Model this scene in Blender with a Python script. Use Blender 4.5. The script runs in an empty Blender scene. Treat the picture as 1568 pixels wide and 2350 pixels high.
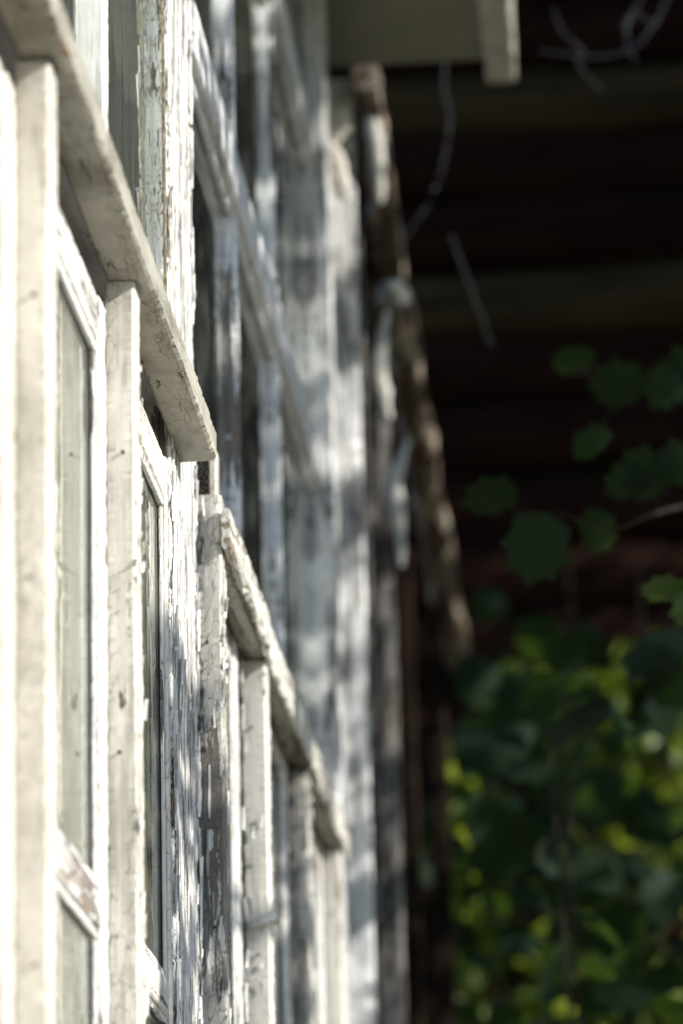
import bpy, bmesh, math, random
import numpy as np
from mathutils import Vector, Matrix, noise

random.seed(7)
R = random.random
U = random.uniform
S = bpy.context.scene
COL = S.collection

# ------------------------------------------------------------------ camera
F = 8591.0                                   # focal length in pixels of a 1568 x 2350 frame
YC = np.array([716., -2575., F]); YC /= np.linalg.norm(YC)
ZC = np.array([-684., 28475., F]); ZC -= YC * (YC @ ZC); ZC /= np.linalg.norm(ZC)
XC = np.cross(YC, ZC)
if XC[0] < 0: XC = -XC
CAM = np.array([.6, 0., 1.5])


def at(px, py, y):
    """point on the plane at distance y along the house, seen in direction (px, py)"""
    d = np.array([px - 784., -(py - 1175.), F])
    r = np.array([d @ XC, d @ YC, d @ ZC])
    return Vector(CAM + r * (y / r[1]))


cd = bpy.data.cameras.new('camera')
cam = bpy.data.objects.new('camera', cd); COL.objects.link(cam)
right = Vector((XC[0], YC[0], ZC[0])); up = Vector((XC[1], YC[1], ZC[1])); fwd = Vector((XC[2], YC[2], ZC[2]))
cam.matrix_world = Matrix(((right.x, up.x, -fwd.x, CAM[0]), (right.y, up.y, -fwd.y, CAM[1]), (right.z, up.z, -fwd.z, CAM[2]), (0, 0, 0, 1)))
cd.sensor_fit = 'VERTICAL'; cd.sensor_height = 36; cd.lens = F / 2350 * 36
cd.clip_start = .05; cd.clip_end = 500
cd.dof.use_dof = True; cd.dof.focus_distance = 5.05; cd.dof.aperture_fstop = 3.2
S.camera = cam

# ------------------------------------------------------------------ light
SUN = Vector((1, -.22, .6)).normalized()
w = bpy.data.worlds.new('World'); S.world = w; w.use_nodes = True
nt = w.node_tree; nt.nodes.clear()
sky = nt.nodes.new('ShaderNodeTexSky'); sky.sky_type = 'NISHITA'; sky.sun_disc = False
sky.sun_elevation = math.asin(SUN.z); sky.sun_rotation = math.atan2(SUN.x, SUN.y); sky.ozone_density = 2.5; sky.dust_density = .4
bg = nt.nodes.new('ShaderNodeBackground'); bg.inputs[1].default_value = .11
wo = nt.nodes.new('ShaderNodeOutputWorld')
nt.links.new(sky.outputs[0], bg.inputs[0]); nt.links.new(bg.outputs[0], wo.inputs[0])
ld = bpy.data.lights.new('sun', 'SUN'); ld.energy = 4.4; ld.angle = math.radians(.55); ld.color = (1, .955, .88)
sun = bpy.data.objects.new('sun', ld); COL.objects.link(sun)
sun.rotation_euler = SUN.to_track_quat('Z', 'Y').to_euler(); sun.location = SUN * 30
S.view_settings.view_transform = 'Standard'; S.view_settings.look = 'None'
S.view_settings.gamma = 1; S.view_settings.use_curve_mapping = False
S.view_settings.exposure = .74
S.cycles.max_bounces = 10; S.cycles.transparent_max_bounces = 24
S.cycles.use_denoising = True


# ------------------------------------------------------------------ materials
class NT:
    def __init__(s, name):
        s.m = bpy.data.materials.new(name); s.m.use_nodes = True
        s.t = s.m.node_tree; s.t.nodes.clear()
        s.out = s.n('OutputMaterial')

    def n(s, typ, **k):
        nd = s.t.nodes.new('ShaderNode' + typ)
        for a, b in k.items(): setattr(nd, a, b)
        return nd

    def set(s, sock, v):
        if isinstance(v, bpy.types.NodeSocket): s.t.links.new(v, sock)
        elif isinstance(v, (tuple, list)) and len(v) == 3 and sock.type == 'RGBA': sock.default_value = (*v, 1)
        else: sock.default_value = v

    def coord(s, scale=(1, 1, 1), loc=(0, 0, 0)):
        c = s.n('TexCoord'); mp = s.n('Mapping')
        s.t.links.new(c.outputs['Object'], mp.inputs[0])
        mp.inputs['Scale'].default_value = scale; mp.inputs['Location'].default_value = loc
        return mp.outputs[0]

    def noise(s, vec, scale, detail=4, rough=.55, dist=0):
        nd = s.n('TexNoise'); s.t.links.new(vec, nd.inputs['Vector'])
        nd.inputs['Scale'].default_value = scale; nd.inputs['Detail'].default_value = detail
        nd.inputs['Roughness'].default_value = rough; nd.inputs['Distortion'].default_value = dist
        return nd.outputs[0]

    def voro(s, vec, scale):
        nd = s.n('TexVoronoi', feature='DISTANCE_TO_EDGE'); s.t.links.new(vec, nd.inputs['Vector'])
        nd.inputs['Scale'].default_value = scale
        return nd.outputs['Distance']

    def ramp(s, f, a, b, lo=0., hi=1.):
        nd = s.n('MapRange', interpolation_type='SMOOTHSTEP'); s.t.links.new(f, nd.inputs[0])
        nd.inputs[1].default_value = a; nd.inputs[2].default_value = b
        nd.inputs[3].default_value = lo; nd.inputs[4].default_value = hi
        return nd.outputs[0]

    def math(s, op, a, b=0.):
        nd = s.n('Math', operation=op); s.set(nd.inputs[0], a); s.set(nd.inputs[1], b)
        return nd.outputs[0]

    def mix(s, f, a, b):
        nd = s.n('Mix', data_type='RGBA'); s.set(nd.inputs['Factor'], f)
        s.set(nd.inputs[6], a); s.set(nd.inputs[7], b)
        return nd.outputs[2]

    def bump(s, h, dist, strength=1.):
        nd = s.n('Bump'); s.t.links.new(h, nd.inputs['Height'])
        nd.inputs['Distance'].default_value = dist; nd.inputs['Strength'].default_value = strength
        return nd.outputs[0]

    def pbr(s, col, rough=.7, normal=None, spec=.3):
        p = s.n('BsdfPrincipled'); s.set(p.inputs['Base Color'], col); s.set(p.inputs['Roughness'], rough)
        p.inputs['Specular IOR Level'].default_value = spec
        if normal is not None: s.t.links.new(normal, p.inputs['Normal'])
        s.t.links.new(p.outputs[0], s.out.inputs[0])
        return p


def paint(name, axis='z', peel=.5, col=(.74, .71, .65), wood=(.23, .19, .155), streak=(.34, .19, .10), dirt=.3, crack=.5, seed=0., grime=(.36, .32, .25), fs=1.):
    """old oil paint, flaking along the grain, over grey weathered wood"""
    s = NT(name)
    k = .12
    sc = {'z': (1, 1, k), 'y': (1, k, 1), 'x': (k, 1, 1)}[axis]
    sc2 = {'z': (1, 1, .32), 'y': (1, .32, 1), 'x': (.32, 1, 1)}[axis]
    sc3 = {'z': (1, 1, .02), 'y': (1, .02, 1), 'x': (.02, 1, 1)}[axis]
    v = s.coord(sc, (seed, seed * 1.7, seed * .6)); v2 = s.coord(sc2, (seed, seed, seed)); v3 = s.coord(sc3, (seed, 0, seed)); v1 = s.coord((1, 1, 1), (seed, 3, seed))
    big = s.noise(v, 26 * fs, 3, .5, .3)
    med = s.noise(v, 95 * fs, 5, .62, .6)
    fine = s.noise(v2, 260, 3, .6)
    m = s.math('ADD', s.math('MULTIPLY', big, .5), s.math('MULTIPLY', med, .38)); m = s.math('ADD', m, s.math('MULTIPLY', fine, .12))
    th = .30 + .36 * peel                            # where paint has gone
    mask = s.ramp(m, th - .012, th + .012)           # 1 = paint still there
    wood_n = s.noise(v3, 420, 4, .65); wood_b = s.noise(v, 14, 2, .5)
    wc = s.mix(s.ramp(wood_n, .3, .7), tuple(c * .42 for c in wood), tuple(min(1, c * 1.55) for c in wood))
    wc = s.mix(s.ramp(wood_b, .56, .72), wc, streak)
    # cracks in the paint film
    dv = s.n('VectorMath', operation='ADD'); s.t.links.new(v2, dv.inputs[0])
    nn = s.n('TexNoise'); s.t.links.new(v2, nn.inputs['Vector']); nn.inputs['Scale'].default_value = 60
    ms = s.n('VectorMath', operation='SCALE'); s.t.links.new(nn.outputs[1], ms.inputs[0]); ms.inputs['Scale'].default_value = .016
    s.t.links.new(ms.outputs[0], dv.inputs[1])
    cr = s.voro(dv.outputs[0], 90)
    crm = s.ramp(cr, .006, .035)                      # 0 in the crack
    zone = s.ramp(s.noise(v, 18, 2), .62 - .34 * crack, .70 - .30 * crack)
    crk = s.math('MULTIPLY', s.math('SUBTRACT', 1., crm), zone)
    d1 = s.ramp(s.noise(v1, 9, 5, .65), .42, .74); d2 = s.ramp(s.noise(v2, 34, 4, .6), .5, .78)
    dm = s.math('MULTIPLY', s.math('MAXIMUM', d1, d2), dirt)
    pc = s.mix(dm, col, grime)
    tint = s.ramp(s.noise(v, 40, 3), .3, .75)
    pc = s.mix(s.math('MULTIPLY', tint, .25), pc, tuple(c * .82 for c in col))
    gr = s.ramp(s.noise(v3, 330, 4, .7), .32, .68)
    pc = s.mix(s.math('MULTIPLY', gr, .30), pc, tuple(c * .62 for c in col))
    pc = s.mix(s.math('MULTIPLY', s.ramp(s.noise(v, 22, 4, .7), .54, .66), .45), pc, tuple(c * .5 + d_ * .25 for c, d_ in zip(grime, wood)))
    pc = s.mix(s.math('MULTIPLY', crk, .55), pc, tuple(c * .35 for c in wood))
    c = s.mix(mask, wc, pc)
    rim = s.math('MULTIPLY', s.ramp(m, th - .03, th), s.math('SUBTRACT', 1., s.ramp(m, th, th + .02)))
    c = s.mix(s.math('MULTIPLY', rim, .55), c, tuple(x * .3 for x in wood))
    h = s.math('ADD', s.math('MULTIPLY', s.ramp(m, th - .02, th + .02), 1.), s.math('MULTIPLY', wood_n, .35))
    h = s.math('SUBTRACT', h, s.math('MULTIPLY', crk, .7))
    h = s.math('ADD', h, s.math('MULTIPLY', s.noise(v2, 120, 4, .6), .5))
    s.pbr(c, s.math('ADD', .5, s.math('MULTIPLY', s.math('SUBTRACT', 1., mask), .4)), s.bump(h, .0013, .9), .25)
    return s.m


M = {}
M['near'] = paint('paint_smooth', 'z', .16, (.78, .735, .64), dirt=.55, crack=.5, seed=1)
M['near_y'] = paint('paint_smooth_rail', 'y', .22, (.78, .745, .67), dirt=.35, crack=.5, seed=1.5)
M['batten'] = paint('paint_batten', 'z', .25, (.76, .73, .66), (.28, .22, .17), dirt=.2, crack=.5, seed=2.3)
M['batten_clean'] = paint('paint_batten_sound', 'z', .20, (.78, .75, .67), (.28, .22, .17), dirt=.2, crack=.35, seed=6.3)
M['batten_worn'] = paint('paint_batten_worn', 'z', .53, (.70, .67, .60), (.25, .238, .215), (.20, .18, .155), fs=1.0, dirt=.3, crack=.8, seed=3.1)
M['post'] = paint('paint_post', 'z', .46, (.84, .83, .80), (.22, .195, .17), (.30, .18, .11), fs=1.45, dirt=.12, crack=.9, seed=5.7)
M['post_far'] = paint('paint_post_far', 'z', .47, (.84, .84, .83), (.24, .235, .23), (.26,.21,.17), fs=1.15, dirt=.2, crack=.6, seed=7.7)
M['sash'] = paint('paint_sash', 'z', .34, (.78, .77, .74), (.22, .2, .19), dirt=.25, crack=.5, seed=8.2)
M['sash_y'] = paint('paint_sash_rail', 'y', .40, (.74, .72, .68), (.22, .2, .19), dirt=.25, crack=.5, seed=9.2)
M['bar'] = paint('paint_bar', 'z', .44, (.86, .86, .87), (.20, .18, .17), (.25, .17, .10), dirt=.2, crack=.6, seed=11.2)
M['bar_y'] = paint('paint_bar_rail', 'y', .16, (.84, .84, .85), (.17, .14, .11), (.2, .15, .1), dirt=.2, crack=.6, seed=12.2)
M['ledge'] = paint('paint_ledge', 'y', .26, (.46, .44, .375), (.17, .15, .125), dirt=.9, crack=.3, seed=13.7, grime=(.17, .15, .11))
M['ledge_old'] = paint('paint_ledge_worn', 'y', .50, (.44, .41, .355), (.24, .21, .18), dirt=.7, crack=.7, seed=15.1, grime=(.22, .19, .15))
M['ledge_nose'] = paint('paint_ledge_edge_lit', 'y', .42, (.74, .72, .65), (.26, .22, .17), (.3, .2, .12), dirt=.3, crack=.7, seed=16.1, fs=1.3)  # front edge coloured lighter than the ledge for the sunlight on it
M['flake'] = paint('paint_flake', 'z', .08, (.80, .79, .76), dirt=.15, crack=.2, seed=17)
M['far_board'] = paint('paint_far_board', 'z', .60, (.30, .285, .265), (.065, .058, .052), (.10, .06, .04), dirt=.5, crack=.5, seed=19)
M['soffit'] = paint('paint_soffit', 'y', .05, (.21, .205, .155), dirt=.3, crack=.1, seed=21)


def simple(name, col, rough=.85, nscale=30, amt=.4, bump=.002, stretch=(1, 1, 1), spec=.2):
    s = NT(name); v = s.coord(stretch)
    n1 = s.noise(v, nscale, 5, .6)
    c = s.mix(s.ramp(n1, .3, .7), tuple(x * (1 - amt) for x in col), tuple(min(1, x * (1 + amt)) for x in col))
    s.pbr(c, rough, s.bump(n1, bump), spec)
    return s.m


M['putty'] = simple('dry_putty', (.23, .19, .135), .9, 160, .5, .003, (1, 1, .6))
M['dark'] = simple('dark_void_wood', (.035, .028, .022), .9, 40, .4)
M['inside'] = simple('interior_plaster', (.10, .10, .09), .9, 4, .3)
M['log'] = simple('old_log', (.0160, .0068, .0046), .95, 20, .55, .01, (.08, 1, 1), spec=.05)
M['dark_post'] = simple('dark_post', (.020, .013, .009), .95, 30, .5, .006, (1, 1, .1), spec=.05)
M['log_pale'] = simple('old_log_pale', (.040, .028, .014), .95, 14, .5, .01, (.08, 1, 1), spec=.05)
M['rust'] = simple('rust', (.10, .055, .035), .8, 300, .5)
M['ground'] = simple('sandy_ground', (.12, .11, .08), .95, 1.2, .3, .03)
M['roofing'] = simple('roof_sheet', (.12, .11, .10), .8, 5, .3)
M['bark'] = simple('bark', (.03, .023, .018), .9, 40, .5, .01, (1, 1, .3))
M['twig'] = simple('grey_twig', (.035, .038, .045), .8, 80, .4)
M['beam'] = paint('paint_beam', 'y', .60, (.42, .36, .29), (.085, .055, .036), (.15, .075, .04), dirt=.6, crack=.4, seed=23, grime=(.10, .07, .05))
M['cap'] = simple('pale_cap', (.30, .30, .27), .6, 20, .15)

# grimy end grain, pocked
s = NT('end_grain'); v = s.coord((1, 1, 1)); vo = s.n('TexVoronoi'); s.t.links.new(v, vo.inputs['Vector']); vo.inputs['Scale'].default_value = 260
f = s.ramp(vo.outputs['Distance'], .15, .6)
s.pbr(s.mix(f, (.30, .26, .21), (.035, .028, .022)), .9, s.bump(s.math('SUBTRACT', 1., f), .003)); M['grain'] = s.m

# old window glass
s = NT('window_glass'); v = s.coord((1, 1, .4))
fr = s.n('Fresnel'); fr.inputs[0].default_value = 1.5
bn = s.bump(s.noise(v, 7, 2), .0012, .25)
gl = s.n('BsdfGlossy'); gl.inputs['Roughness'].default_value = .0; gl.inputs['Color'].default_value = (.98, .99, .98, 1); s.t.links.new(bn, gl.inputs['Normal'])
tr = s.n('BsdfTransparent'); tr.inputs[0].default_value = (.90, .93, .92, 1)
mx = s.n('MixShader'); s.t.links.new(fr.outputs[0], mx.inputs[0]); s.t.links.new(tr.outputs[0], mx.inputs[1]); s.t.links.new(gl.outputs[0], mx.inputs[2])
df = s.n('BsdfDiffuse'); df.inputs[0].default_value = (.45, .47, .43, 1)
v3 = s.coord((1, 1, .06)); dn = s.ramp(s.noise(v3, 60, 4, .6), .35, .8, .02, .10)
mx2 = s.n('MixShader'); s.t.links.new(dn, mx2.inputs[0]); s.t.links.new(mx.outputs[0], mx2.inputs[1]); s.t.links.new(df.outputs[0], mx2.inputs[2])
s.t.links.new(mx2.outputs[0], s.out.inputs[0]); M['glass'] = s.m
M['glass_dusty'] = s.m.copy(); M['glass_dusty'].name = 'window_glass_dusty'
for nd in M['glass_dusty'].node_tree.nodes:
    if nd.type == 'BSDF_DIFFUSE': nd.inputs[0].default_value = (.60, .60, .50, 1)
    if nd.type == 'MAP_RANGE': nd.inputs[3].default_value = .03; nd.inputs[4].default_value = .22


def leafmat(name, col, trans, rough=.45, sheen=.35):
    s = NT(name)
    oi = s.n('ObjectInfo'); at_ = s.n('Attribute', attribute_name='tone')
    g = s.mix(at_.outputs['Fac'], tuple(c * .6 for c in col), tuple(c * 1.5 for c in col))
    p = s.n('BsdfPrincipled'); s.set(p.inputs['Base Color'], g); p.inputs['Roughness'].default_value = rough; p.inputs['Specular IOR Level'].default_value = sheen
    t = s.n('BsdfTranslucent'); s.set(t.inputs[0], s.mix(at_.outputs['Fac'], tuple(c * .7 for c in trans), tuple(c * 1.3 for c in trans)))
    m = s.n('MixShader'); m.inputs[0].default_value = .45
    s.t.links.new(p.outputs[0], m.inputs[1]); s.t.links.new(t.outputs[0], m.inputs[2]); s.t.links.new(m.outputs[0], s.out.inputs[0])
    return s.m


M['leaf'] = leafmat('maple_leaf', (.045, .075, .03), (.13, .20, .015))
M['leaf_dark'] = leafmat('maple_leaf_shaded', (.014, .029, .016), (.035, .065, .006), .6, .12)  # maple leaf colour darkened to stand for leaves in shade
M['leaf_bush'] = leafmat('hazel_leaf', (.09, .13, .025), (.30, .38, .03))


# ------------------------------------------------------------------ object helpers
def link(o, parent=None):
    COL.objects.link(o)
    if parent is not None: o.parent = parent
    return o


def tag(o, label=None, cat=None, group=None, kind=None):
    if label: o['label'] = label
    if cat: o['category'] = cat
    if group: o['group'] = group
    if kind: o['kind'] = kind
    return o


def empty(name, loc=(0, 0, 0), parent=None):
    o = bpy.data.objects.new(name, None); o.location = loc; o.empty_display_size = .1
    return link(o, parent)


def mesh(name, verts, faces, mat, parent=None, smooth=False, tone=None):
    me = bpy.data.meshes.new(name); me.from_pydata(verts, [], faces); me.update()
    me.materials.append(M[mat])
    if smooth: me.polygons.foreach_set('use_smooth', [True] * len(me.polygons))
    if tone is not None:
        a = me.attributes.new('tone', 'FLOAT', 'FACE'); a.data.foreach_set('value', tone)
    return link(bpy.data.objects.new(name, me), parent)


def plank(name, x, y, z, mat, parent, axis='z', step=.006, jit=.0012, chip=.0, sag=None, bev=.0025, seed=None, bow=0.):
    """a board between the given ranges, its long edges worn and chipped"""
    if seed is None: seed = U(0, 100)
    ra = {'x': x, 'y': y, 'z': z}
    L = axis; A, B = [k for k in 'xyz' if k != L]
    l0, l1 = ra[L]; a0, a1 = ra[A]; b0, b1 = ra[B]
    n = max(2, int(abs(l1 - l0) / step))
    bev = min(bev, (a1 - a0) * .3, (b1 - b0) * .3)

    def side(lo, hi):
        m = max(2, min(7, int((hi - lo) / .012) + 1))
        return [lo + (hi - lo) * i / m for i in range(m + 1)]
    ring = []
    sa = side(a0 + bev, a1 - bev); sb = side(b0 + bev, b1 - bev)
    ring += [(t, b0, 0, -1) for t in sa] + [(a1, t, 1, 0) for t in sb] + [(t, b1, 0, 1) for t in reversed(sa)] + [(a0, t, -1, 0) for t in reversed(sb)]
    nr = len(ring)
    corners = set(); na, nb = len(sa), len(sb)
    for c in (0, na - 1, na, na + nb - 1, na + nb, 2 * na + nb - 1, 2 * na + nb, nr - 1): corners.add(c)
    ca, cb = (a0 + a1) / 2, (b0 + b1) / 2
    V = []
    for i in range(n + 1):
        l = l0 + (l1 - l0) * i / n
        wob = bow * math.sin((l - l0) / (l1 - l0) * math.pi)
        for j, (a, b, na_, nb_) in enumerate(ring):
            d = noise.noise(Vector((l * 9, j * .55 + seed, seed))) * jit * .6 + noise.noise(Vector((l * 150, j * .9, seed))) * jit * (.12 if j not in corners else .9)
            aa = a + na_ * d; bb = b + nb_ * d
            if j in corners:
                q = noise.noise(Vector((l * 45, a * 50 + seed, b * 50))) + .5 * noise.noise(Vector((l * 190, a * 50, seed)))
                e = max(0, q - .18) * chip * 1.8 * max(.12, min(1, .5 + 1.3 * noise.noise(Vector((l * 3.3, seed, a * 9)))))
                aa -= math.copysign(e, a - ca); bb -= math.copysign(e, b - cb)
            p = {L: l, A: aa, B: bb}
            dz = wob
            if sag: dz += sag(l)
            V.append((p['x'], p['y'], p['z'] + (dz if L != 'z' else 0)))
    Fc = []
    for i in range(n):
        for j in range(nr):
            k = (j + 1) % nr
            Fc.append((i * nr + j, i * nr + k, (i + 1) * nr + k, (i + 1) * nr + j))
    Fc.append(tuple(range(nr - 1, -1, -1))); Fc.append(tuple(n * nr + j for j in range(nr)))
    o = mesh(name, V, Fc, mat, parent)
    bm = bmesh.new(); bm.from_mesh(o.data); bmesh.ops.recalc_face_normals(bm, faces=bm.faces); bm.to_mesh(o.data); bm.free()
    return o


def box(name, x, y, z, mat, parent=None):
    (x0, x1), (y0, y1), (z0, z1) = x, y, z
    v = [(x0, y0, z0), (x1, y0, z0), (x1, y1, z0), (x0, y1, z0), (x0, y0, z1), (x1, y0, z1), (x1, y1, z1), (x0, y1, z1)]
    f = [(3, 2, 1, 0), (4, 5, 6, 7), (0, 1, 5, 4), (1, 2, 6, 5), (2, 3, 7, 6), (3, 0, 4, 7)]
    return mesh(name, v, f, mat, parent)


def tube(name, pts, radii, mat, parent=None, seg=8, V=None, Fc=None, rough=0.):
    own = V is None
    if own: V, Fc = [], []
    base = len(V); n = len(pts)
    up0 = Vector((0, 0, 1))
    for i, p in enumerate(pts):
        t = (pts[min(i + 1, n - 1)] - pts[max(i - 1, 0)]).normalized()
        s_ = t.cross(up0 if abs(t.z) < .9 else Vector((1, 0, 0))).normalized(); u_ = s_.cross(t)
        for k in range(seg):
            a = 2 * math.pi * k / seg; r = radii[i] * (1 + rough * noise.noise(Vector((i * .7, k * 1.3, p.x * 5))))
            V.append(tuple(p + (s_ * math.cos(a) + u_ * math.sin(a)) * r))
    for i in range(n - 1):
        for k in range(seg):
            a = base + i * seg + k; b = base + i * seg + (k + 1) % seg
            Fc.append((a, b, b + seg, a + seg))
    Fc.append(tuple(base + k for k in reversed(range(seg)))); Fc.append(tuple(base + (n - 1) * seg + k for k in range(seg)))
    if own: return mesh(name, V, Fc, mat, parent, True)


def smooth_path(pts, m=6):
    out = []
    P = [pts[0]] + list(pts) + [pts[-1]]
    for i in range(1, len(P) - 2):
        p0, p1, p2, p3 = P[i - 1:i + 3]
        for k in range(m):
            t = k / m
            out.append(.5 * ((2 * p1) + (p2 - p0) * t + (2 * p0 - 5 * p1 + 4 * p2 - p3) * t * t + (3 * p1 - p0 - 3 * p2 + p3) * t ** 3))
    out.append(pts[-1].copy())
    return out


# ------------------------------------------------------------------ setting
tag(mesh('ground', [(-250, -250, 0), (250, -250, 0), (250, 250, 0), (-250, 250, 0)], [(0, 1, 2, 3)], 'ground'), kind='structure')

# ------------------------------------------------------------------ the white house with its run of windows
house = empty('wooden_house', (-1, 4, 0))
tag(house, 'old white wooden house front with long rows of small paned windows and flaking paint', 'house')
_pl, _bx, _ms = plank, box, mesh
house.location = (0, 0, 0)
Y0, Y1 = -1.2, 8.2
# carcass: inside room, lower cladding, roof
box('floor', (-3, -.07), (Y0, Y1 - .02), (1.1, 1.2), 'inside', house)
box('ceiling', (-3, -.07), (Y0, Y1 - .02), (4.95, 5.05), 'inside', house)
box('back_wall', (-3.1, -3.002), (Y0, Y1 - .02), (0, 5.05), 'inside', house)
box('end_wall', (-3, -.07), (Y1 - .018, Y1 + .04), (0, 5.05), 'inside', house)
box('end_wall', (-3, -.07), (Y0 - .08, Y0 - .002), (0, 5.05), 'inside', house)
for i in range(9):
    z0 = i * .165
    plank('cladding_board', (-.06 - .0, -.01 + .002 * (i % 2)), (Y0, Y1), (z0, z0 + .158), 'sash_y', house, 'y', .08, .002, 0)

BT = [2.28, 2.94, 3.64, 4.32, 5.27, 5.92, 6.73, 7.47]            # where the cover battens stand
TW = .052
# ledges over the lower windows
def sag1(l): return .003 * math.sin(l * 2.1) + .0015 * math.sin(l * 7)
plank('ledge', (.0, .055), (Y0, 5.06), (3.119, 3.163), 'ledge', house, 'y', .006, .0016, .0042, sag1, .004, seed=4)
plank('ledge', (.0, .0375), (5.325, 7.575), (3.047, 3.108), 'ledge_old', house, 'y', .006, .0024, .010, sag1, .004, seed=9)
plank('ledge_nose', (.0385, .051), (5.262, 5.868), (3.048, 3.110), 'ledge_nose', house, 'y', .005, .0024, .011, sag1, .003, seed=10)
plank('ledge_nose', (.0382, .0475), (5.874, 7.572), (3.040, 3.1035), 'ledge_nose', house, 'y', .006, .0026, .012, sag1, .003, seed=17)
plank('ledge_cap', (-.062, .030), (5.33, 7.53), (3.109, 3.128), 'bar_y', house, 'y', .008, .002, .006, sag1, .003, seed=12)
plank('ledge_cap', (-.062, .020), (Y0, 4.94), (3.164, 3.18), 'bar_y', house, 'y', .01, .001, .003, sag1, .003, seed=13)
plank('header', (-.09, -.066), (Y0, 4.94), (3.0, 3.30), 'dark', house, 'y', .1, .001)  # near-black boards, the shadow under the ledge put into their colour
plank('header', (-.09, -.066), (5.26, 7.53), (2.95, 3.22), 'dark', house, 'y', .1, .001)

# wide posts
plank('wide_post', (-.05, .002), (4.945, 5.245), (1.2, 5.05), 'post', house, 'z', .005, .0022, .008, seed=31)
plank('wide_post', (-.05, .034), (7.54, 7.66), (1.2, 5.05), 'post_far', house, 'z', .010, .003, .010, seed=33)
plank('wall_board', (-.05, .000), (7.664, 8.19), (1.2, 5.05), 'post_far', house, 'z', .012, .003, .006, seed=35)
tag(plank('corner_board', (-.06, .050), (8.193, 8.245), (0, 5.05), 'post_far', house, 'z', .010, .004, .010, seed=37), 'corner board with rounded worn edges')
plank('wall_post', (-.07, -.052), (5.0, 5.2), (1.2, 5.0), 'dark', house, 'z', .1, .0)

# battens
for i, y in enumerate(BT):
    top = 3.117 if y < 5 else (3.130 if i == 4 else 3.043)
    mt = 'near' if y < 5 else {4: 'batten_worn', 5: 'batten_clean', 6: 'batten_worn'}.get(i, 'batten')
    o = plank('batten', (-.004, .035 + (0, 0, 0, 0, .002, .003, 0, .002)[i]), (y, y + TW), (1.45, top), mt, house, 'z', .005, .0013, .002 if y < 5 else .005, seed=40 + i, bev=.0035)
    if i == 4: tag(o, 'batten with large flakes of paint gone, bare grey wood showing')
    if i == 6: tag(o, 'batten weathered grey brown')
plank('batten_end', (.0195, .031), (5.274, 5.32), (3.1315, 3.20), 'batten_worn', house, 'z', .006, .001)
box('block', (.001, .019), (5.279, 5.32), (3.1305, 3.23), 'grain', house)['label'] = 'pocked grimy block above the flaking batten'
# strip of torn bark tied round one batten
o = tube('torn_strip', smooth_path([Vector((.0, 5.915, 2.60)), Vector((.038, 5.912, 2.612)), Vector((.046, 5.93, 2.618)), Vector((.042, 5.985, 2.62))], 4), [.006] * 13, 'flake', house, 6)


# lower windows
def bead(name, x, y, z, axis, par): return plank(name, x, y, z, 'sash' if axis == 'z' else 'sash_y', par, axis, .012, .0006, .001, bev=.001)


def lower_window(y0, y1, i, gap):
    wdw = empty('window', (0, 0, 0), house)
    far = y0 > 5
    ms, my = ('sash', 'sash_y') if far or i == 2 else ('near', 'near_y')
    st = .008 if y1 > 3.5 else .03
    ys, ye = y0 + .002, y1 - gap
    zb, zt = 1.47, 3.077
    stw = .022 if i == 3 else .062
    plank('stile', (-.04, -.001), (ys, ys + .045), (zb, zt), ms, wdw, 'z', st * 2, .001)
    plank('stile', (-.04, .000), (ye - stw, ye), (zb, zt), ms, wdw, 'z', st, .0012, .004, seed=60 + i)
    a, b = ys + .046, ye - stw - .001
    for (u, v, nm) in ((3.017, zt, 'top_rail'), (2.296, 2.344, 'muntin'), (1.47, 1.56, 'bottom_rail')):
        plank(nm, (-.038, -.002), (a, b), (u, v), my, wdw, 'y', st, .001, .003, seed=70 + i + u)
        if nm == 'top_rail': bead('bead', (-.010, -.004), (a, b), (u - .014, u - .001), 'y', wdw)
        if nm == 'muntin':
            bead('bead', (-.010, -.005), (a, b), (u - .012, u - .001), 'y', wdw); bead('bead', (-.010, -.005), (a, b), (v + .001, v + .012), 'y', wdw)
    for (u, v) in ((1.561, 2.295), (2.345, 3.016)):
        box('pane', (-.016, -.012), (a - .001, b + .001), (u, v), 'glass_dusty', wdw)
        bead('bead', (-.011, -.005), (b - .010, b), (u, v - .014), 'z', wdw)
        bead('bead', (-.011, -.005), (a, a + .010), (u, v - .014), 'z', wdw)
        box('seam_shade_line', (-.0118, -.0092), (b - .0118, b - .0104), (u, v - .014), 'dark', wdw)  # dark strip standing for the gap between glass and its reflection
    return wdw


for i in range(len(BT) - 1):
    y0 = BT[i] + TW; y1 = BT[i + 1]
    if i == 3: y1 = 4.944
    gap = (.004, .004, .004, .006, .07, .03, .02)[i]
    if i == 3: gap = .012
    lower_window(y0, y1, i, gap)


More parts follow.
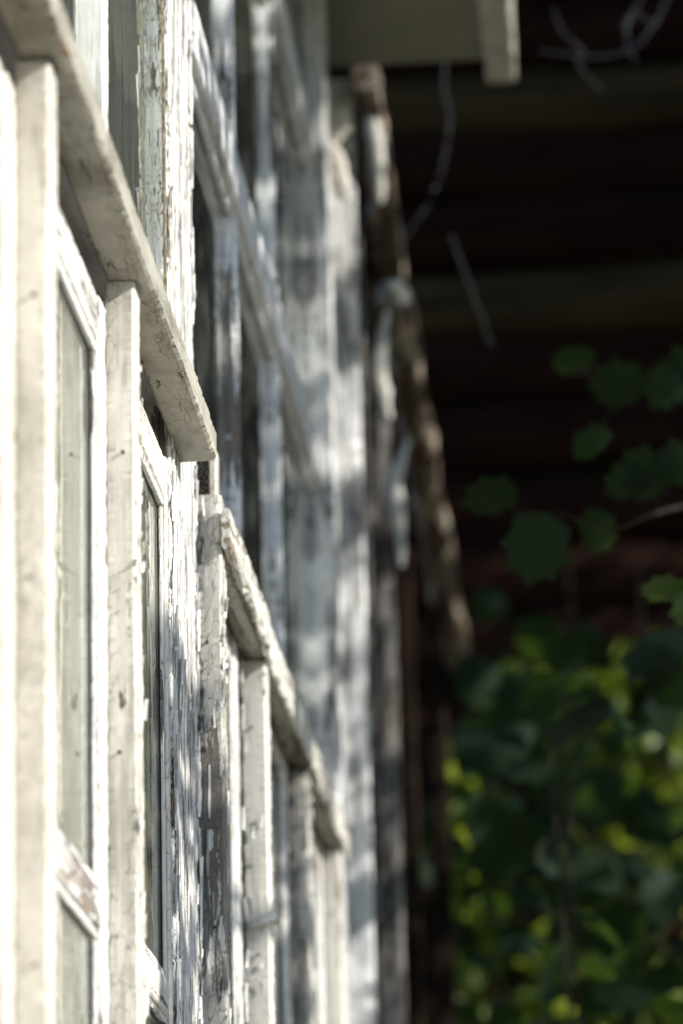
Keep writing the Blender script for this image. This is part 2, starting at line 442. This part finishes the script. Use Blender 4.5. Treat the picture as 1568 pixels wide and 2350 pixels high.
# upper windows
def upper_window(y0, y1, bars, zs, i):
    wdw = empty('window', (0, 0, 0), house)
    zb, zt = (3.1815 if y0 < 0 else 3.1295), 5.03
    ys = [y0] + [v for b in bars for v in (b - .011, b + .011)] + [y1]
    for b in bars:
        plank('glazing_bar', (-.045, .0015), (b - .010, b + .010), (zb, zt), 'bar', wdw, 'z', .006, .0016, .004, seed=80 + b)
        plank('glazing_bar_step', (-.040, -.006), (b - .020, b - .0105), (zb, zt), 'bar', wdw, 'z', .008, .0012, .002, seed=85 + b)
    for z0 in zs:
        a, b = (3.2 if y0 < 0 else y0 + .001), y1 - .001
        plank('crossbar', (-.044, .010), (a, b), (z0, z0 + .088), 'bar_y', wdw, 'y', .006, .0013, .003, seed=90 + z0)
        plank('crossbar_step', (-.016, -.004), (a, b), (z0 - .013, z0 - .001), 'bar_y', wdw, 'y', .008, .0012, .002, seed=95 + z0)
    zz = [zb] + [v for z0 in zs for v in (z0, z0 + .088)] + [zt]
    for k in range(0, len(ys), 2):
        for q in range(0, len(zz), 2):
            box('pane', (-.021, -.017), (ys[k] + .0005, ys[k + 1] - .0005), (zz[q], zz[q + 1]), 'glass', wdw)
    return wdw


wa = upper_window(Y0 + .05, 4.944, [.9, 2.0, 3.15], [4.61], 0)
plank('mullion', (-.045, .001), (4.30, 4.345), (3.182, 5.0), 'sash', wa, 'z', .008, .0014, .003, seed=101)
plank('putty_strip', (-.004, .0008), (4.935, 4.9445), (3.182, 5.0), 'putty', wa, 'z', .006, .0012, .004, seed=102, bev=.001)
wb = upper_window(5.248, 7.538, [5.925, 6.68], [3.832, 4.565], 1)

# eaves
sof = [at(700, -900, 8.2)]
plank('soffit_board', (.0, .37), (Y0, 8.2), (5.085, 5.115), 'soffit', house, 'y', .05, .001)
plank('fascia', (.372, .442), (Y0, 8.2), (5.022, 5.30), 'ledge', house, 'y', .02, .002, .01, bev=.006, seed=55)
mesh('roof', [(.47, Y0 - .3, 5.30), (.47, 8.25, 5.30), (-3.4, 8.25, 6.9), (-3.4, Y0 - .3, 6.9), (.47, Y0 - .3, 5.36), (.47, 8.25, 5.36), (-3.4, 8.25, 6.96), (-3.4, Y0 - .3, 6.96)],
     [(0, 1, 2, 3), (7, 6, 5, 4), (0, 4, 5, 1), (1, 5, 6, 2), (2, 6, 7, 3), (3, 7, 4, 0)], 'roofing', house)


# curling flakes of paint standing off the wood: geometry, joined per board
def flakes(yr, zr, xs, n, par, side=False, size=(.004, .03), lab=None):
    V, Fc = [], []
    for _ in range(n):
        z = U(*zr); L = U(size[1] * .4, size[1] * 1.6); W = U(size[0] * .6, size[0] * 2.2)
        y = U(*yr); curl = U(.0004, .0022) * (2 if R() < .1 else 1); seg = 5; lift = U(.0004, .0008)
        sg = 1 if R() < .5 else -1
        b0 = len(V)
        ph = U(0, 9)
        for k in range(seg + 1):
            t = k / seg
            ww = W * (.35 + .65 * math.sin(math.pi * min(1, .15 + t * .8))) * (1 + .35 * math.sin(ph + k * 2.1))
            for e in (-1, 0, 1):
                cc = curl * (abs(e) if e == sg else 0) + curl * .6 * t * t
                off = lift + cc
                u = e * ww * .5 + .2 * W * math.sin(ph + t * 3)
                if side: V.append((xs + y + u, yr_side - off, z + L * t))
                else: V.append((xs + off, y + u, z + L * t))
        for k in range(seg):
            for e in (0, 1):
                a = b0 + k * 3 + e
                Fc.append((a, a + 1, a + 4, a + 3))
    o = mesh('peeling_paint', V, Fc, 'flake', par)
    md = o.modifiers.new('thick', 'SOLIDIFY'); md.thickness = .0005
    return tag(o, lab, kind='stuff')


yr_side = 0
flakes((4.95, 5.24), (1.9, 4.6), .003, 260, house, size=(.003, .022))
flakes((4.945, 4.965), (1.9, 4.6), .003, 160, house, size=(.005, .04))
flakes((5.226, 5.246), (1.9, 4.6), .003, 160, house, size=(.005, .04))
yr_side = 5.268
flakes((.004, .034), (2.2, 3.12), .0, 11, house, side=True, size=(.0045, .05))
yr_side = 5.918
flakes((.004, .036), (2.2, 3.03), .0, 8, house, side=True, size=(.003, .02))
for y in (4.315, 5.268, 5.918, 6.73, 7.47):
    flakes((y + .004, y + .048), (2.0, 3.03), .037, 40, house, size=(.004, .02))
flakes((5.86, 5.9), (2.0, 3.0), .001, 40, house)


# nail heads and rust
V, Fc = [], []
for i, y in enumerate(BT):
    for z in (2.15, 2.52, 2.9):
        if y < 3 : continue
        zz = z + U(-.05, .05); xx = .017 + U(-.004, .004)
        v0 = [(xx + .0022 * math.cos(a), y - .0028, zz + .0024 * math.sin(a)) for a in [q * math.pi / 4 for q in range(8)]]
        v1 = [(a, b + .003, c) for a, b, c in v0]
        mesh('nail', v0 + v1, [tuple(range(8))] + [(q, q + 8, (q + 1) % 8 + 8, (q + 1) % 8) for q in range(8)], 'rust', house)


# loose curls of torn boarding at the far corner
def curl(pts, wid, name, lab=None):
    V, Fc = [], []
    for i, (p, w_) in enumerate(zip(pts, wid)):
        for k in range(7):
            a = (k / 6 - .5) * 2.2
            w_ = w_ * (1 + .10 * noise.noise(Vector((i * .9, k * .2, wid[0] * 900))))
            V.append((p.x + w_ * math.sin(a) + .003 * noise.noise(Vector((i * .7, k, 1))), p.y - w_ * math.cos(a) * .6, p.z + .006 * noise.noise(Vector((i * .6, k * .6, 3)))))
    for i in range(len(pts) - 1):
        for k in range(6):
            a = i * 7 + k; Fc.append((a, a + 1, a + 8, a + 7))
    o = mesh(name, V, Fc, 'batten', house, True); md = o.modifiers.new('t', 'SOLIDIFY'); md.thickness = .003
    if lab: o['label'] = lab
    return o


def cpath(ps, y, m=5): return smooth_path([at(px, py, y) for px, py in ps], m)


p = cpath([(752, 235), (770, 260), (780, 290), (765, 335)], 7.9); curl(p, [.008 + .024 * math.sin(math.pi * i / (len(p) - 1)) for i in range(len(p))], 'loose_curl', 'round bulging curl of loose boarding')
p = cpath([(752, 315), (765, 360), (778, 410), (792, 462)], 7.9); curl(p, [.014 + .012 * math.sin(math.pi * i / (len(p) - 1)) for i in range(len(p))], 'loose_curl', 'long hanging curl of loose boarding')
p = cpath([(712, 60), (722, 45), (735, 22)], 7.8); curl(p, [.012] * len(p), 'loose_curl')

# ------------------------------------------------------------------ porch frame beyond the corner
porch = empty('porch_frame', (0, 9.5, 0)); porch.location = (0, 0, 0)
tag(porch, 'dark weathered timber porch frame just past the corner of the white house', 'porch frame')


def post_at(px0, px1, py, y, mat, name='post', z1=None, th=.06, z0=0.):
    a = at(px0, py, y); b = at(px1, py, y)
    return plank(name, (a.x, b.x), (y, y + th), (z0, z1), mat, porch, 'z', .015, .004, .008)


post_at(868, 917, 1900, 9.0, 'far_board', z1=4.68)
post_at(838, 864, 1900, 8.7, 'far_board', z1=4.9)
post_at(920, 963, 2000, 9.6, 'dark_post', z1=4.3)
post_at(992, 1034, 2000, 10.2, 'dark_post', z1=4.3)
a = at(905, 690, 8.8); b = at(1046, 1506, 11.0)
pts = [a.lerp(b, t / 24) for t in range(25)]
tube('beam', [p + Vector((.004 * math.sin(i * .9), 0, .005 * math.sin(i * .6))) for i, p in enumerate(pts)], [.045 + .002 * math.sin(i) for i in range(25)], 'beam', porch, 14, rough=.1)
# rounded pale cap on the beam's near end
cp = [a + Vector((0, -.03 * math.sin(t), .0 + .028)) - Vector((0, 0, .004 * k)) for k, t in enumerate([0, .4, .8, 1.2, 1.5])]
o = tube('beam_cap', [a + Vector((0, .10, .012)), a + Vector((0, .02, .013)), a + Vector((0, -.018, .012)), a + Vector((0, -.032, .010)), a + Vector((0, -.036, .008))], [.043, .044, .038, .024, .006], 'cap', porch, 18)
o['label'] = 'pale rounded cap on the end of the beam'
# edge board above
a = at(838, 156, 8.35); b = at(905, 640, 9.5)
V, Fc = [], []
n = 40
for i in range(n + 1):
    t = i / n; p = a.lerp(b, t); w_ = .031 * (1 + .25 * noise.noise(Vector((i * .35, 0, 2))))
    j = .006 * noise.noise(Vector((i * .4, 5, 2)))
    V += [(p.x - w_ + j, p.y, p.z - .05), (p.x + w_ + j, p.y, p.z - .05 - .006 * (i % 3 == 0)), (p.x + w_ + j, p.y, p.z + .02), (p.x - w_ + j, p.y, p.z + .02)]
for i in range(n):
    for k in range(4):
        q = (k + 1) % 4; Fc.append((i * 4 + k, i * 4 + q, i * 4 + 4 + q, i * 4 + 4 + k))
Fc += [(3, 2, 1, 0), tuple(n * 4 + k for k in range(4))]
mesh('edge_board', V, Fc, 'beam', porch)
for pp, yy in (([(888, 720), (876, 790), (872, 860), (882, 920), (894, 965)], 8.75), ([(938, 1010), (920, 1060), (906, 1110), (910, 1160), (918, 1200), (922, 1300)], 8.95), ([(845, 230), (858, 290), (868, 360), (872, 470)], 8.5)):
    c_ = cpath(pp, yy); o_ = curl(c_, [.003 + .017 * math.sin(math.pi * (i + .3) / len(c_)) for i in range(len(c_))], 'sun_patch_strip', 'pale strip standing in for a patch of sunlight'); o_.parent = porch  # pale strips added in place of sun patches beside the beam
post_at(878, 1000, 1700, 11.2, 'dark_post', name='end_panel', z1=4.2, th=.03)

# ------------------------------------------------------------------ log building behind
logs = empty('log_building', (0, 0, 0))
tag(logs, 'dark brown log building in deep shade behind the white house', 'building')
LY = 15.5
k = 0
z = .0
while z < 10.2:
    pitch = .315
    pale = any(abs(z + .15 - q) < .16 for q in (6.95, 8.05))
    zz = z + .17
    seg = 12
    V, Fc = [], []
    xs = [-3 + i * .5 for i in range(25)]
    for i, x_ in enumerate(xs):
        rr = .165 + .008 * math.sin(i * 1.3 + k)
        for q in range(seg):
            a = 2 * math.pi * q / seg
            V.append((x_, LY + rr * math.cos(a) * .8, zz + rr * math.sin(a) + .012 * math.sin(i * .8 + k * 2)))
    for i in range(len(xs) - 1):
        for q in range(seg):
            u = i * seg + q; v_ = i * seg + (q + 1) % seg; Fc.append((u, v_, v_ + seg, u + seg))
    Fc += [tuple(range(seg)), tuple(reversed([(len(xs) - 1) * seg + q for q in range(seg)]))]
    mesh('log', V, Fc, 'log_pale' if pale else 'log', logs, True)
    z += pitch; k += 1
box('back_wall', (-3, 9), (LY + .14, LY + .3), (0, 10.2), 'dark', logs)
box('side_wall', (8.9, 9.2), (LY + .31, LY + 6), (0, 10.2), 'dark', logs)
box('side_wall', (-3.2, -3.002), (LY - .2, LY + 6), (0, 10.2), 'dark', logs)
mesh('roof', [(-3.6, LY - 1.6, 10.1), (9.6, LY - 1.6, 10.1), (9.6, LY + 4, 13.5), (-3.6, LY + 4, 13.5), (-3.6, LY - 1.6, 10.22), (9.6, LY - 1.6, 10.22), (9.6, LY + 4, 13.62), (-3.6, LY + 4, 13.62)],
     [(3, 2, 1, 0), (4, 5, 6, 7), (0, 1, 5, 4), (1, 2, 6, 5), (2, 3, 7, 6), (3, 0, 4, 7)], 'dark', logs)


# ------------------------------------------------------------------ leaves
LOBES = [(0, -.5), (.16, -.42), (.42, -.40), (.36, -.16), (.52, .05), (.30, .10), (.34, .34), (.14, .28), (0, .52), (-.14, .28), (-.34, .34), (-.30, .10), (-.52, .05), (-.36, -.16), (-.42, -.40), (-.16, -.42)]


def leaf_geo(c, size, V, Fc, rot=None, simple_=False):
    m = (rot or Matrix.Rotation(U(0, 6.28), 3, 'Z') @ Matrix.Rotation(U(-1.3, 1.3), 3, 'X') @ Matrix.Rotation(U(-1.2, 1.2), 3, 'Y'))
    b = len(V)
    if simple_:
        for (u, v_) in ((0, -.5), (.34, -.1), (.25, .3), (0, .55), (-.25, .3), (-.34, -.1)):
            V.append(tuple(c + m @ Vector((u * size, v_ * size, -abs(u) * size * .25))))
        Fc += [(b, b + 1, b + 2, b + 3), (b, b + 3, b + 4, b + 5)]
        return 2
    V.append(tuple(c + m @ Vector((0, -.05 * size, 0))))
    for (u, v_) in LOBES:
        h_ = math.hypot(u, v_); k_ = (.44 * .40 + h_ * .60) / h_; u, v_ = u * k_, v_ * k_ * 1.05
        V.append(tuple(c + m @ Vector((u * size, v_ * size, -(abs(u) * .28 + v_ * v_ * .3) * size))))
    n_ = len(LOBES)
    for i in range(n_): Fc.append((b, b + 1 + i, b + 1 + (i + 1) % n_))
    return n_


def facing(tilt=0., roll=0., yaw=0.):
    # leaf plane turned towards -Y
    return Matrix.Rotation(yaw, 3, 'Z') @ Matrix.Rotation(math.pi / 2 + tilt, 3, 'X') @ Matrix.Rotation(roll, 3, 'Z')


def branch(name, label, twig, leaves, r0=.006, r1=.003, mat='leaf_dark', group=None):
    b = empty(name, (0, 0, 0)); tag(b, label, 'branch', group)
    p = smooth_path(twig, 5)
    tube('twig', p, [r0 + (r1 - r0) * i / (len(p) - 1) for i in range(len(p))], 'bark', b, 6)
    for (c, size, tilt, roll, yaw) in leaves:
        V, Fc = [], []
        n_ = leaf_geo(c, size, V, Fc, facing(tilt, roll, yaw))
        mesh('leaf', V, Fc, mat, b, False, [U(.3, .8)] * n_)
        q = min(p, key=lambda t: (t - c).length)
        V, Fc = [], []; tube('', [q, (q + c) / 2 + Vector((0, 0, -.01)), c], [.0015] * 3, 'bark', None, 5, V, Fc)
        mesh('leaf_stalk', V, Fc, 'bark', b)
    return b


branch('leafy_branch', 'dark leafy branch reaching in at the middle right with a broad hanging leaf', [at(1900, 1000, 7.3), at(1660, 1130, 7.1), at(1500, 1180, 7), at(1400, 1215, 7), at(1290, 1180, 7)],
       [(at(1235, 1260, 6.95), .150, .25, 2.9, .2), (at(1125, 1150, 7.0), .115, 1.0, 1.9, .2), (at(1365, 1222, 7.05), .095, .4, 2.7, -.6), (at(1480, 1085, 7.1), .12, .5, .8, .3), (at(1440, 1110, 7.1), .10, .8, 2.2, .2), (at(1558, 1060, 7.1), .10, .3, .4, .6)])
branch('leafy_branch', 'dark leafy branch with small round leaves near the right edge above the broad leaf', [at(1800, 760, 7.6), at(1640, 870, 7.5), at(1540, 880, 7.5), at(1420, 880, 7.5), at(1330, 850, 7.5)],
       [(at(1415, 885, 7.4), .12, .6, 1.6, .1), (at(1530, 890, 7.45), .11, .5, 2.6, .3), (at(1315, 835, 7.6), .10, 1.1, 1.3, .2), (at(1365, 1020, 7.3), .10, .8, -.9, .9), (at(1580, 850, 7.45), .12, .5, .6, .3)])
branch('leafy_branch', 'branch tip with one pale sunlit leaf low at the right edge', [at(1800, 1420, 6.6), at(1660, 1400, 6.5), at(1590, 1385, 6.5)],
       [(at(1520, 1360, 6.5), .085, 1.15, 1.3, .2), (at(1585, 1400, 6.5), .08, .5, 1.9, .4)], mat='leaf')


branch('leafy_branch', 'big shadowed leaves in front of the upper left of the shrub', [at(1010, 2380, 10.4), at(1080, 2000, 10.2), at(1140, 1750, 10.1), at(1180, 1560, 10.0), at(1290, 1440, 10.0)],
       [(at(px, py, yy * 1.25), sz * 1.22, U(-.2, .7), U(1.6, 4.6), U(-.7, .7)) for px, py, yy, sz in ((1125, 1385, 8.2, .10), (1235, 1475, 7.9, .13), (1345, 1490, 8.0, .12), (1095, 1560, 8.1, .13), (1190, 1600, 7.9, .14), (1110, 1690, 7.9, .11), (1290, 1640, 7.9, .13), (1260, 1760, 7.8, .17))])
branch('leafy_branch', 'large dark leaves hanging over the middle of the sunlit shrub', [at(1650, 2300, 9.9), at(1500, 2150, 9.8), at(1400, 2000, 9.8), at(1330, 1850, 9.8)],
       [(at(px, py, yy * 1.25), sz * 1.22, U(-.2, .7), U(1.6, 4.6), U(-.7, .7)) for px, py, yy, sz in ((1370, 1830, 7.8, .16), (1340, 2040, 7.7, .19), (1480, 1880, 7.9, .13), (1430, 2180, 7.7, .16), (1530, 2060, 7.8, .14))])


# dry twigs
def twigs(name, label, paths, r, y, mat='twig'):
    t = empty(name, (0, 0, 0)); tag(t, label, 'twig')
    for i, ps in enumerate(paths):
        p = [q_ + Vector((.004, .004, .004)) * noise.noise(q_ * 25) + Vector((.003, 0, -.003)) * noise.noise(q_ * 61) for q_ in smooth_path([at(px, py, y + dy) for px, py, dy in ps], 7)]
        tube('main_stem' if i == 0 else 'side_shoot', p, [r * (1 - .55 * k / len(p)) * (1 if i == 0 else .7) * (1 + .5 * noise.noise(p[k] * 40)) for k in range(len(p))], mat, t, 6)


twigs('hanging_twig', 'thin bare twig hanging below the eaves board and bending left', [[(1022, 100, 0), (1020, 200, 0), (1032, 290, 0), (1010, 400, 0), (975, 480, 0), (925, 548, 0), (908, 580, 0)]], .0045, 8.6)
twigs('slanting_twig', 'thin bare twig slanting down right across the dark logs', [[(1035, 540, 0), (1060, 610, 0), (1095, 700, 0), (1130, 792, 0)]], .0042, 8.6)
twigs('forked_twig', 'grey forked dry twig at the top right against the dark logs',
      [[(1600, -120, 0), (1530, 0, 0), (1500, 60, 0), (1440, 120, 0), (1350, 130, 0), (1240, 118, 0)], [(1440, 120, 0), (1440, 60, 0.05), (1470, 0, .1), (1490, -60, .1)], [(1350, 130, 0), (1320, 100, 0), (1290, 70, 0), (1270, 20, 0)], [(1320, 125, 0), (1340, 165, 0), (1380, 205, 0)], [(1440, 115, 0), (1460, 140, 0)], [(1500, 60, 0), (1450, 30, 0), (1425, 70, 0)]], .0055, 8.4)


# shrubs below
def shrub(name, label, cat, cx, cy, rx, ry, z0, z1, n, size, mat, stems, keep=None, simple_=False, group=None):
    root = empty(name, (0, 0, 0)); tag(root, label, cat, group)
    V, Fc, T = [], [], []
    cl = [(U(-1, 1), U(-1, 1), R()) for _ in range(46)]
    k = 0
    while k < n:
        c = random.choice(cl)
        p = Vector((cx + rx * (c[0] * .85 + random.gauss(0, .13)), cy + ry * (c[1] * .85 + random.gauss(0, .13)), z0 + (z1 - z0) * min(1.0, max(0, c[2] + random.gauss(0, .07)))))
        if keep and not keep(p): continue
        s_ = size * U(.6, 1.3)
        q = leaf_geo(p, s_, V, Fc, None, simple_); T += [R()] * q; k += 1
    tag(mesh('foliage', V, Fc, mat, root, False, T), kind='stuff')
    for i in range(stems):
        bx, by = cx + U(-.3, .3) * rx, cy + U(-.3, .3) * ry
        c = random.choice(cl)
        tx, ty = cx + rx * c[0] * .8, cy + ry * c[1] * .8
        p = smooth_path([Vector((bx, by, 0)), Vector((bx * .7 + tx * .3 + U(-.1, .1) + .12 * (-1) ** i, by * .7 + ty * .3, z0 + (z1 - z0) * .2)), Vector((bx * .3 + tx * .7, by * .3 + ty * .7, z0 + (z1 - z0) * .55)), Vector((tx, ty, z1 * .97))], 5)
        tube('stem', p, [.008 * (1 - .6 * k_ / len(p)) for k_ in range(len(p))], 'bark', root, 6)
    return root


def inview_top(p):
    """ragged top line of the shrubs, lower towards the house"""
    return p.z < 1.5 + p.y * (.262 + .022 * noise.noise(Vector((p.x * 4, p.y, 1))) - .09 * max(0, .36 - p.x) )


shrub('hazel_shrub', 'sunlit yellow green shrub glowing behind the dark leaves at the lower right', 'shrub', .55, 13.2, .75, .8, 1.5, 5.3, 2300, .11, 'leaf_bush', 4, lambda p: inview_top(p) and noise.noise(Vector((p.x * 4, p.y * 3, p.z * 3.4))) > -.08)
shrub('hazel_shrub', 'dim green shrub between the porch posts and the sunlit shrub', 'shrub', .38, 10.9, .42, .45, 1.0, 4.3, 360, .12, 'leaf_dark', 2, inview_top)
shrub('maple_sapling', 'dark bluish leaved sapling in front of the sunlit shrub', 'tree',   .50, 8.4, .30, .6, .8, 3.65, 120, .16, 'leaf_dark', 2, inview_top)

# unseen trees right of the camera, leaves placed where they cast the wanted shade
LIT = []
for (px0, px1, py0, py1, yy) in ((700, 775, 560, 900, 7.56), (650, 700, 740, 860, 7.56), (770, 830, 860, 1120, 8.2), (775, 830, 1290, 1500, 8.2), (700, 760, 1130, 1260, 7.8), (780, 840, 1690, 2080, 8.2), (690, 760, 1560, 1700, 7.8), (868, 917, 1480, 1780, 9.0), (860, 930, 740, 970, 8.8), (900, 950, 1000, 1190, 9.0), (940, 960, 690, 760, 9.0)):
    p0, p1 = at((px0 + px1) / 2, py0, yy), at((px0 + px1) / 2, py1, yy)
    o_ = max(p0.x, 0) / SUN.x            # carry the patch along the light to the plane of the wall
    LIT.append((yy - SUN.y * o_, (p0.z + p1.z) / 2 - SUN.z * o_, .09, abs(p0.z - p1.z) / 2))


def shade(y, z):
    if y > 7.4:
        for (ly, lz, hy, hz) in LIT:
            if ((y - ly) / hy) ** 2 + ((z - lz) / hz) ** 2 < 1.15 + noise.noise(Vector((y * 14, z * 9, 1))): return .04
        if 7.8 < y < 8.7 and z > 4.66: return .0
    n1 = noise.noise(Vector((y * 4.2, z * 2.0, 7))); n2 = noise.noise(Vector((y * 13, z * 4.5, 3)))
    if z > 3.2 and 5.33 < y < 7.42: return (.42 if y < 6.8 else .85) if n1 + .4 * n2 < .42 else .1
    n3 = noise.noise(Vector((y * 9, z * 1.5, 4))) + .4 * n2
    if z > 3.2 and 7.42 <= y < 9: return .85 if n3 < -.06 else .03
    if z < (2.80 if y < 5.24 else 2.66) + .10 * n1 and 4.80 < y < 5.36: return .95
    if z <= 3.2 and 6.35 < y < 6.85 and z > 2.2: return .9 if n1 < .15 else 0
    if z <= 3.2 and 7.6 < y < 9: return .88 if n3 < .08 else .1
    if 9 <= y < 11.5: return .9 if n1 + .5 * n2 < .18 else 0
    if y >= 11.5: return .9 if n1 + .6 * n2 < (-.28 if z < 5.3 and y < 14.6 else .95) else 0
    return 0


def shade_tree(name, label, yr, zr, n, tr_, size):
    root = empty(name, (0, 0, 0)); tag(root, label, 'tree')
    V, Fc, T = [], [], []
    cen = Vector((0, 0, 0)); kept = []
    k = 0
    for _ in range(n):
        y, z_ = U(*yr), U(*zr)
        if R() > shade(y, z_): continue
        p = Vector((0, y, z_)) + SUN * U(*tr_)
        q = leaf_geo(p, size * U(.7, 1.2), V, Fc, Matrix.Rotation(U(0, 6.28), 3, 'Z') @ Matrix.Rotation(U(.3, 1.3), 3, 'Y') @ Matrix.Rotation(U(0, 6.28), 3, 'Z'), True)
        T += [R()] * q; kept.append(p); k += 1
    tag(mesh('foliage', V, Fc, 'leaf', root, False, T), kind='stuff')
    cen = sum(kept, Vector()) / len(kept)
    base = Vector((cen.x + .2, cen.y - .1, 0))
    p = smooth_path([base, base.lerp(cen, .5) + Vector((.1, .1, 0)), cen], 6)
    tube('trunk', p, [.10 * (1 - .6 * i / len(p)) for i in range(len(p))], 'bark', root, 10, rough=.2)
    for i in range(16):
        e = random.choice(kept); s_ = p[-1 - i % 6]
        q = smooth_path([s_, s_.lerp(e, .5) + Vector((0, 0, .12)), e], 4)
        tube('limb', q, [.022 * (1 - .8 * j / len(q)) for j in range(len(q))], 'bark', root, 6)
    return root


shade_tree('maple_tree', 'maple tree beside the house casting dappled shade on the upper windows', (5.3, 9), (3.2, 5.2), 15000, (2.6, 3.6), .095)
shade_tree('maple_tree', 'low maple tree casting shade on the post between the windows', (4.8, 9), (1.2, 3.2), 8000, (2.6, 3.4), .095)
shade_tree('maple_tree', 'unseen maple tree added to keep sun off the log building', (9, 17.5), (2.4, 9), 9000, (2.5, 4.2), .17)  # out of view, put in to block sun from the log wall
